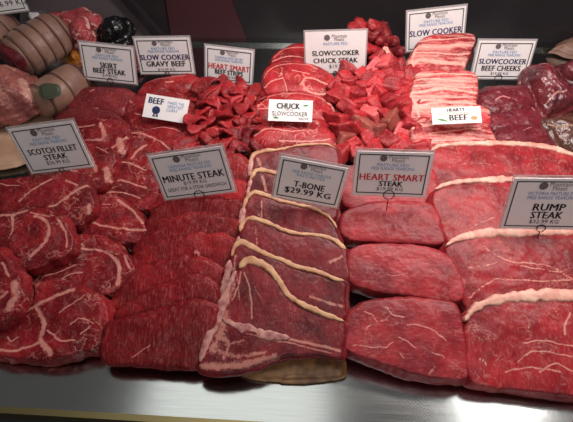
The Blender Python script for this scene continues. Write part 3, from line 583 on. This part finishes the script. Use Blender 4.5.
for i in range(40):
    py = random.uniform(84, 156); px = random.uniform(188+max(0, (130-py)*.25), 258); z = heapz(py, .036, .070, 155, 80)-.014
    put('beef_strip', SP[i % 8], 'curled beef strip in the lower layer of the strips heap, mostly covered by others', 'meat strip', 'covered beef strips', atz(px, py+3, z), None, .4)
# dark trimmings heap behind the diced beef
TD = [strip_mesh('beef_trimming', 260+i, .05, .03, .02, .8, M_strip_dark) for i in range(3)]+[strip_mesh('beef_trimming', 270+i, .05, .028, .018, .8, M_strip) for i in range(3)]
trims = [(357, 28, 3, .3), (349, 34, 4, 1.2), (373, 24, 3, 1.3), (385, 29, 0, 1.9), (366, 36, 0, 1.0), (379, 40, 1, 1.6), (391, 40, 2, 2.0), (372, 48, 4, .4), (386, 50, 0, 1.8), (397, 50, 2, 1.9), (400, 60, 1, 1.7), (362, 50, 5, .5), (376, 32, 1, .9), (390, 58, 5, 2.3), (350, 46, 0, 1.0), (362, 24, 5, 2.5)]
TR_ = rowlabels(trims, 4, 'folded beef trimming', 'behind the cubes')
for i, (px, py, k, yaw) in enumerate(trims):
    put('beef_trimming', TD[k], TR_[i], 'meat piece', 'dark beef trimmings', atz(px, py+2, heapz(py, .058, .105, 62, 24)), yaw, .5)
for i in range(14):
    py = random.uniform(34, 66); put('beef_trimming', TD[i % 3], 'dark beef trimming in the lower layer of the heap behind the cubes', 'meat piece', 'covered beef trimmings', atz(random.uniform(350, 398), py+2, heapz(py, .058, .105, 62, 24)-.03), None, .4)
gp('fat_sliver', 'pale curved fat sliver lying on the dark trimmings', None, [(385, 47), (388, 48), (390, 54), (394, 59), (393, 61), (388, 57), (385, 52)], (389, 56), .085, 25, .006, M_capr, K=10, NN=50, cat='meat piece')

# ================================================================== ROASTS, left
def roast(label, P, L, R, yaw, pitch, mat, grp, bands=5, name='rolled_roast', face=True):
    m, nc = 60, 64; V = []; ts = np.linspace(-1, 1, m); bx = np.linspace(-.68, .72, bands)
    def rad(t):
        r = R*(1-abs(t)**5)**.45*(1-.05*t)
        for b in bx: r *= 1-.055*math.exp(-((t-b)/.035)**2)
        return r
    for t in ts:
        for j in range(nc):
            a = 2*math.pi*j/nc; r = max(rad(t), R*.02); V.append((t*L/2, math.cos(a)*r, math.sin(a)*r*.92))
    V = np.array(V); V = V+np.c_[noise(V*30)*0, noise(V*25+3), noise(V*25+6)]*.003
    F = grid_faces(m, nc); F.append(tuple(range(nc))[::-1]); F.append(tuple((m-1)*nc+x for x in range(nc)))
    o = link(name, mesh(name, V, F, mat)); o.location = P; o.rotation_euler = (0, pitch, yaw); tag(o, label, 'roast', grp)
    for b in bx:
        VV = []; A, B = 48, 8; rm = rad(b)+.0022
        for i in range(A):
            for j in range(B):
                a, c = 2*math.pi*i/A, 2*math.pi*j/B; r = rm+.0013*math.cos(c)
                VV.append((b*L/2+.0016*math.sin(c), math.cos(a)*r, math.sin(a)*r*.92))
        FF = [(i*B+j, ((i+1) % A)*B+j, ((i+1) % A)*B+(j+1) % B, i*B+(j+1) % B) for i in range(A) for j in range(B)]
        link('string', mesh('string', VV, FF, M_string), o)
    if face:
        VV, FF = [], []; A = 40
        for k, rr_ in enumerate((.02, .4, .7, .86, .9)):
            for i in range(A):
                a = 2*math.pi*i/A; q = R*rr_*.93*(1+.08*math.sin(3*a)); VV.append((-L/2-.010+.010*(rr_/.9)**4+(0 if k < 4 else .02), math.cos(a)*q, math.sin(a)*q*.92))
        FF = grid_faces(5, A, flip=True)+[tuple(range(A))]
        link('cut_face', mesh('cut_face', VV, FF, M_roastface), o)
    return o
RG = 'netted rolled roasts'
P = atz(40, 44, .085); roast('large netted rolled roast with a dark cut end, in the upper left corner', P, .145, .052, math.radians(52), math.radians(-8), M_skin, RG)
P = atz(-8, 38, .075); roast('pale rolled roast cut off by the left edge, beside the large netted one', P, .14, .05, math.radians(70), 0, M_skin, RG, 4)
P = atz(60, 90, .055); roast('wrapped pale rolled roast with green label, between the skirt steak and the fatty leg', P, .13, .040, math.radians(62), 0, M_skin, RG, 3, face=False)
# label sticker on wrapped roast
gp('green_sticker', 'dull green sticker on the wrapped rolled roast', None, [(42, 87), (56, 86), (57, 94), (44, 97)], (50, 92), .090, 38, .002, plain('green_sticker', '38402c', .4), dome=.0, rnd=.0008, K=8, NN=40, amp=.0, cat='sticker', roll=-15)
gp('fatty_leg_piece', 'pink fatty leg of meat under shiny wrap at the left edge', None, [(-50, 72), (-28, 56), (-8, 53), (6, 57), (19, 65), (27, 77), (29, 88), (24, 97), (10, 105), (-8, 111), (-30, 113), (-52, 98)], (0, 108), .085, 25, .055, meat('fatty_leg', 'a87468', '7e4242', 'd0a494', .8, mscale=25, rough=.2, bump=.6, patch=26, seam=.5, spec=.5),
   [([(-10, 70), (-4, 86), (-8, 100)], .012), ([(16, 74), (22, 90)], .012), ([(-25, 85), (-20, 105)], .01)], dome=.75, amp=.005, K=34, NN=140, cat='roast')
# board/paper with tag
gp('butcher_paper', 'tan butcher paper lying between the fatty leg and the tilted sign', None, [(-40, 128), (-10, 122), (12, 113), (28, 107), (44, 106), (52, 113), (56, 126), (50, 142), (30, 158), (0, 166), (-40, 168), (-60, 150)], (20, 130), .016, 2, .006, M_board, K=18, NN=90, dome=.1, cat='paper')
gp('price_tag', 'small white printed tag on the tan butcher paper', None, [(20, 108), (34, 103), (39, 107), (25, 113)], (30, 108), .019, 4, .0015, M_white, dome=0, rnd=.0005, K=6, NN=48, amp=0, wob=0, cat='tag')
gp('wooden_skewer', 'thin tan wooden skewer on the butcher paper', None, [(-10, 124), (5, 116), (20, 111), (21, 113), (6, 119), (-10, 127)], (10, 116), .0215, 4, .003, M_board, dome=.2, rnd=.001, K=8, NN=60, amp=0, wob=0, cat='skewer')
# chops and others at the back left
CH = 'pale pink chops heaped at the back'
for k, (pts, an, z) in enumerate([
   ([(40, 14), (50, 9), (62, 8), (70, 14), (66, 24), (52, 24), (42, 20)], (55, 22), .085),
   ([(58, 12), (70, 7), (80, 4), (88, 8), (96, 12), (94, 22), (84, 24), (68, 22)], (78, 22), .10),
   ([(68, 20), (76, 13), (84, 15), (86, 24), (84, 34), (74, 34), (68, 28)], (77, 32), .11),
   ([(68, 36), (74, 30), (88, 27), (92, 32), (88, 40), (74, 43), (68, 41)], (80, 40), .085),
   ([(50, 22), (60, 16), (68, 18), (72, 28), (70, 38), (60, 36), (52, 28)], (62, 35), .09)]):
    gp('pork_chop', ['flat chop at the left of the chop heap, beside the orange tray', 'rear chop with a white fat rim at the top of the chop heap', 'upright pale fatty chop in the middle of the chop heap', 'front orange-edged chop at the foot of the chop heap', 'chop leaning on the large netted roast'][k], CH, pts, an, z, 25, .018, M_chop, [([pts[0], pts[1], pts[2], pts[3]], .005), ([pts[5], an], .003)], K=20, NN=90, cat='chop')
gp('marinated_chicken_piece', 'orange marinated piece at the top left behind the netted roast', None, [(30, -2), (42, -4), (52, 0), (55, 10), (46, 16), (35, 12)], (44, 12), .07, 15, .03, M_yellow, dome=.6, cat='meat piece', amp=.004)
gp('marinated_chicken_piece', 'yellow marinated piece below the chops, left of the skirt steak sign', None, [(64, 46), (72, 42), (80, 44), (80, 54), (72, 58), (65, 54)], (72, 54), .06, 15, .03, M_yellow, dome=.6, cat='meat piece', amp=.004)
gp('white_tray_edge', 'white tray corner behind the large netted roast', None, [(24, -4), (29, -4), (38, 12), (36, 18), (29, 16)], (32, 10), .07, 10, .012, M_white, dome=0, cat='tray', K=10, NN=50)
gp('black_plastic_bag', 'crumpled black plastic bag of meat behind the skirt steak sign', None, [(92, 26), (95, 16), (104, 9), (116, 7), (125, 12), (128, 22), (122, 32), (108, 38), (96, 38)], (110, 36), .10, 25, .045, M_blackbag, dome=.6, amp=.006, cat='bag', K=34, NN=120)
gp('dark_meat_roast', 'very dark piece of meat in shadow behind the gravy beef sign', None, [(92, 44), (104, 36), (124, 26), (134, 30), (138, 44), (136, 60), (110, 62), (94, 56)], (115, 58), .038, 8, .03, M_cheek, dome=.5, cat='roast')

# ================================================================== SIGNS
def text_geo(txt, off=0.0):
    c = bpy.data.curves.new('lettering', 'FONT'); c.body = txt; c.size = 1; c.offset = off; c.resolution_u = 2; c.space_character = 1.05
    o = bpy.data.objects.new('lettering', c); me = bpy.data.meshes.new_from_object(o)
    V = np.array([v.co[:] for v in me.vertices]); F = [tuple(p.vertices) for p in me.polygons]
    bpy.data.objects.remove(o); bpy.data.curves.remove(c); bpy.data.meshes.remove(me); return V, F
def card_obj(corners, P, n, label, lines, border=True, sleeve=.04, clip=None, name='price_sign', cat='sign', group=None, blurlogo=True, rounding=0):
    """corners: TL TR BR BL in the picture; P, n the sign's plane"""
    Q = np.array([on(x, y, P, n) for x, y in corners]); c = Q.mean(0)
    U = (Q[1]-Q[0])+(Q[2]-Q[3]); wdt = (np.linalg.norm(Q[1]-Q[0])+np.linalg.norm(Q[2]-Q[3]))/2; hgt = (np.linalg.norm(Q[0]-Q[3])+np.linalg.norm(Q[1]-Q[2]))/2
    U /= np.linalg.norm(U); U = U-n*np.dot(U, n); U /= np.linalg.norm(U); Vv = np.cross(n, U)
    M = Matrix(((U[0], Vv[0], n[0], c[0]), (U[1], Vv[1], n[1], c[1]), (U[2], Vv[2], n[2], c[2]), (0, 0, 0, 1)))
    root = bpy.data.objects.new(name, None); scene.collection.objects.link(root); root.matrix_world = M; root.empty_display_size = .02; tag(root, label, cat, group)
    W, H = wdt/2, hgt/2
    def rbox(nm, x0, x1, y0, y1, z0, z1, mat):
        return box(nm, x0, x1, y0, y1, z0, z1, mat, root)
    rbox('card', -W, W, -H, H, -.0006, .0006, M_white)
    if sleeve: rbox('plastic_sleeve', -W-.003, W+.003, -H-.003, H+.004, -.0016, -.0008, M_sleeve)
    if border:
        b = .0017; e = .004; V, F = [], []
        for (x0, x1, y0, y1) in ((-W+e, W-e, H-e-b, H-e), (-W+e, W-e, -H+e, -H+e+b), (-W+e, -W+e+b, -H+e+b, H-e-b), (W-e-b, W-e, -H+e+b, H-e-b)):
            i = len(V); V += [(x0, y0, .0010), (x1, y0, .0010), (x1, y1, .0010), (x0, y1, .0010)]; F.append((i, i+1, i+2, i+3))
        link('border', mesh('border', V, F, M_black, smooth=False), root)
    groups = {}
    for (txt, cx, cy, tw, th, mat, off) in lines:
        tw = min(.9, tw*(1.06 if border else 1))   # fractions of half width / half height
        V, F = text_geo(txt, 0); lo, hi = V.min(0), V.max(0); sx = tw*2*W/(hi[0]-lo[0]); sy = th*2*H/(hi[1]-lo[1])
        V = np.c_[(V[:, 0]-(lo[0]+hi[0])/2)*sx+cx*W, (V[:, 1]-(lo[1]+hi[1])/2)*sy+cy*H, np.full(len(V), .0012)]
        if off > .005: F = F+[tuple(len(V)+x for x in f) for f in F]; V = np.vstack([V, V+np.array([.0009 if off < .02 else .0013, 0, .00012])])
        g = groups.setdefault(mat.name, ([], [], mat)); k = len(g[0]); g[0].extend(V.tolist()); g[1].extend([tuple(k+x for x in f) for f in F])
    for nm, (V, F, mat) in groups.items():
        o = link('lettering', mesh('lettering', V, F, mat, smooth=False), root); o['label'] = nm.replace('_ink', '')+' lettering'
    if clip:
        VV, FF = [], []
        def tube(path, r=.0007):
            k0 = len(VV); B = 6; path = np.array(path); T = np.gradient(path, axis=0); T /= np.linalg.norm(T, axis=1)[:, None]
            for p, t in zip(path, T):
                a = np.cross(t, (0, 0, 1.)) if abs(t[2]) < .9 else np.cross(t, (1., 0, 0)); a /= np.linalg.norm(a); b_ = np.cross(t, a)
                for j in range(B): th = 2*math.pi*j/B; VV.append(tuple(p+r*(a*math.cos(th)+b_*math.sin(th))))
            FF.extend([tuple(k0+x for x in f) for f in grid_faces(len(path), B)])
        R_ = clip; cy = -H+R_*.3
        tube([(R_*math.cos(a), cy+R_*math.sin(a), .0022) for a in np.linspace(-1.2, 4.4, 30)])
        tube([(0, cy-R_*.9-x, .0015-.001*x) for x in np.linspace(0, .022, 8)])
        link('wire_clip', mesh('wire_clip', VV, FF, M_wire), root)
    return root, W, H, M
def logo(root, W, H, cx, cy, r, mat=M_grayi):
    VV, FF = [], []; A = 28
    for k in (0, 1):
        for i in range(A): a = 2*math.pi*i/A; q = r*(1 if k else .2); VV.append((cx*W+q*math.cos(a), cy*H+q*math.sin(a), .0013))
    FF = grid_faces(2, A, flip=True)
    lo = link('logo', mesh('logo', VV, FF, mat, smooth=False), root); VV, FF = [], []
    b = len(VV); VV += [(cx*W-r*.5, cy*H-r*.3, .0014), (cx*W+r*.5, cy*H-r*.3, .0014), (cx*W+r*.15, cy*H+r*.35, .0014), (cx*W-.1*r, cy*H+.05*r, .0014), (cx*W-r*.3, cy*H+r*.25, .0014)]; FF.append(tuple(range(b, b+5)))
    link('mountain_mark', mesh('mountain_mark', VV, FF, mat, smooth=False), lo); return lo
def sign(corners, yb, label, main, blues, clip=.007, lean=12, logo_on=True, dim=0, **kw):
    bx = (corners[2][0]+corners[3][0])/2; by = (corners[2][1]+corners[3][1])/2
    P = aty(bx, by, yb); a = math.radians(lean); n = np.array([0, -math.cos(a), math.sin(a)])
    L = [('Mountain', .12, .80, .24, .085, M_grayi, .004), ('Meats', .12, .64, .16, .075, M_grayi, .004)]+blues+main
    root, W, H, M = card_obj(corners, P, n, label, L, clip=clip, **kw)
    if logo_on: logo(root, W, H, -.28, .73, H*.14, M_grayi)
    return root
def bl(*t): return [(s_, 0, .44-.16*i, .20+.018*len(s_), .065, M_blue, 0) for i, s_ in enumerate(t)]
sign([(9, 129), (73, 121), (93, 166), (31, 174)], .56, 'tilted grey-looking price sign lettered scotch fillet steak, standing in the marbled steaks at left',
     [('SCOTCH FILLET', 0, -.06, .72, .125, M_black, .008), ('STEAK', 0, -.36, .34, .12, M_black, .008), ('$36.99 KG', 0, -.62, .34, .09, M_black, .0)], bl('PASTURE FED', 'FREE RANGE YEARLING'), clip=.004)
sign([(151, 156), (224, 146), (233, 191), (163, 200)], .52, 'price sign lettered minute steak with a sandwich note, on the fanned minute steaks',
     [('MINUTE STEAK', 0, -.08, .80, .15, M_black, .008), ('$19.99 KG', 0, -.36, .30, .09, M_black, .0), ('GREAT FOR A STEAK SANDWICH', 0, -.58, .78, .08, M_black, .0)], bl('TASMANIA PASTURE FED', 'FREE RANGE YEARLING'), clip=.008)
sign([(280, 156), (346, 168), (339, 208), (274, 196)], .500, 'price sign lettered T-bone, tilted down to the right on the T-bone steaks',
     [('T-BONE', 0, -.16, .44, .15, M_black, .008), ('$29.99 KG', 0, -.52, .66, .16, M_black, .008)], bl('FREE RANGE YEARLING', 'PASTURE FED'), clip=None)
sign([(357, 151), (431, 153), (427, 197), (353, 194)], .515, 'front price sign with red heart smart lettering and the word steak, on the lean steaks',
     [('HEART SMART', 0, -.12, .82, .15, M_red, .008), ('STEAK', 0, -.42, .30, .12, M_black, .008), ('$19.99 KG', 0, -.68, .34, .09, M_black, .0)], bl('PASTURE FED', 'FREE RANGE YEARLING'), clip=.008)
sign([(513, 179), (592, 179), (590, 229), (502, 227)], .462, 'large price sign lettered rump steak at the right edge',
     [('RUMP', .02, -.10, .36, .14, M_black, .008), ('STEAK', .02, -.42, .36, .14, M_black, .008), ('$32.99 KG', .02, -.70, .34, .09, M_black, .0)], bl('VICTORIA PASTURE FED', 'FREE RANGE YEARLING'), clip=.006)
sign([(78, 42), (132, 48), (137, 84), (86, 79)], .83, 'rear price sign lettered skirt beef steak',
     [('SKIRT', 0, -.10, .30, .15, M_black, .008), ('BEEF STEAK', 0, -.42, .58, .14, M_black, .008), ('$19.99 KG', 0, -.68, .26, .09, M_black, .0)], bl('PASTURE FED', 'FREE RANGE YEARLING'), clip=.006)
sign([(134, 37), (189, 39), (194, 72), (141, 75)], .86, 'rear price sign lettered slow cooker gravy beef',
     [('SLOW COOKER', 0, -.05, .86, .15, M_purple, .008), ('GRAVY BEEF', 0, -.42, .68, .15, M_black, .008), ('$14.99 KG', 0, -.76, .30, .08, M_black, .0)], bl('PASTURE FED', 'FREE RANGE YEARLING'), clip=.004)
sign([(206, 46), (254, 51), (251, 85), (205, 79)], .88, 'rear price sign with red heart smart lettering for beef strips',
     [('HEART SMART', 0, -.10, .82, .16, M_red, .008), ('BEEF STRIPS', 0, -.42, .56, .14, M_black, .008), ('$19.99 KG', 0, -.70, .30, .08, M_black, .0)], bl('TASMANIA PASTURE FED', 'FREE RANGE YEARLING'), clip=.005)
sign([(305, 32), (365, 31), (366, 72), (306, 74)], .905, 'rear price sign lettered slowcooker chuck steak',
     [('SLOWCOOKER', 0, -.0, .78, .12, M_black, .008), ('CHUCK STEAK', 0, -.36, .74, .12, M_black, .008), ('$19.99 KG', .2, -.66, .40, .10, M_black, .0)], bl('PASTURE FED'), border=False, clip=.004)
sign([(408, 12), (466, 6), (463, 46), (406, 52)], .985, 'rearmost price sign lettered slow cooker, half hidden behind the ribs',
     [('SLOW COOKER', 0, -.10, .86, .15, M_purple, .008)], bl('PASTURE FED', 'FREE RANGE YEARLING'), clip=None)
sign([(477, 41), (534, 41), (527, 79), (473, 78)], .885, 'rear price sign lettered slowcooker beef cheeks, on the dark cheeks',
     [('SLOWCOOKER', 0, -.06, .80, .14, M_navy, .008), ('BEEF CHEEKS', 0, -.42, .66, .14, M_black, .008), ('$19.99 KG', 0, -.72, .30, .08, M_black, .0)], bl('PASTURE FED', 'FREE RANGE YEARLING'), clip=.007)
sign([(-34, -22), (19, -30), (20, 9), (-33, 16)], 1.0, 'price sign cut off in the top left corner', [('$16.99 KG', .42, -.56, .62, .15, M_black, .0)], bl('PASTURE FED', 'FREE RANGE YEARLING'), clip=None)
def flatcard(corners, anchor_z, tilt, label, lines, roll=0, yaw=0, **kw):
    cx = sum(c[0] for c in corners)/4; cy = sum(c[1] for c in corners)/4; P = atz(cx, cy, anchor_z)
    _, n = frame(0, 0, tilt, roll); return card_obj(corners, P, n, label, lines, border=False, sleeve=0, name='recipe_card', cat='card', **kw)
root, W, H, M = flatcard([(149, 94), (192, 101), (183, 123), (140, 116)], .066, 38, 'white card with navy beef lettering and rosette, leaning on the shin beef',
     [('BEEF', -.50, .50, .34, .25, M_navy, .03), ('MAKES THE', .42, .52, .38, .12, M_blue, 0), ('GREATEST', .42, .20, .36, .12, M_blue, 0), ('CURRY', .30, -.12, .26, .12, M_blue, 0)])
rosette = logo(root, W, H, -.42, -.28, H*.34, M_navy)
VV = []; FF = []
for dx in (-.004, .002):
    i = len(VV); bx_, by_ = -.42*W+dx, -.28*H-H*.34; VV += [(bx_, by_, .0012), (bx_+.0028, by_, .0012), (bx_+.0036, by_-.006, .0012), (bx_+.001, by_-.004, .0012), (bx_-.0012, by_-.006, .0012)]; FF.append((0+i, 4+i, 3+i, 2+i, 1+i))
link('rosette_ribbon', mesh('rosette_ribbon', VV, FF, M_navy, smooth=False), rosette)
root, W, H, M = flatcard([(269, 99), (313, 101), (312, 122), (268, 121)], .072, 38, 'white card with bold chuck lettering lying on the middle chuck steak',
     [('CHUCK', -.12, .42, .52, .26, M_black, .03), ('ON THE', -.05, .05, .18, .08, M_grayi, 0), ('SLOWCOOKER', -.02, -.30, .80, .20, M_black, .0), ('RECIPE', .62, -.74, .22, .10, M_grayi, 0)])
VV = [(-.8*W, -.62*H, .0012), (-.66*W, -.78*H, .0012), (-.5*W, -.74*H, .0012), (-.62*W, -.6*H, .0012), (.55*W, .5*H, .0012), (.68*W, .42*H, .0012), (.84*W, .56*H, .0012), (.68*W, .58*H, .0012)]
link('leaf_print', mesh('leaf_print', VV, [(0, 1, 2, 3), (4, 5, 6, 7)], M_green, smooth=False), root)
root, W, H, M = flatcard([(430, 108), (479, 107), (483, 122), (434, 125)], .088, 30, 'white card with black beef lettering and a green leaf, lying on the ribs',
     [('HEARTY', -.02, .68, .36, .20, M_black, .008), ('SLOW COOKED', -.05, .22, .70, .18, M_orange, .0), ('BEEF', .05, -.28, .36, .34, M_black, .04)])
VV = [(-.85*W, -.3*H, .0012), (-.6*W, -.66*H, .0012), (-.32*W, -.72*H, .0012), (-.58*W, -.36*H, .0012)]
link('leaf_print', mesh('leaf_print', VV, [(0, 1, 2, 3)], M_green, smooth=False), root)
A = 20; VV = [(.7*W+.006*math.cos(2*math.pi*i/A), -.4*H+.0035*math.sin(2*math.pi*i/A), .0012) for i in range(A)]
link('bowl_print', mesh('bowl_print', VV, [tuple(range(A))], M_orange, smooth=False), root)
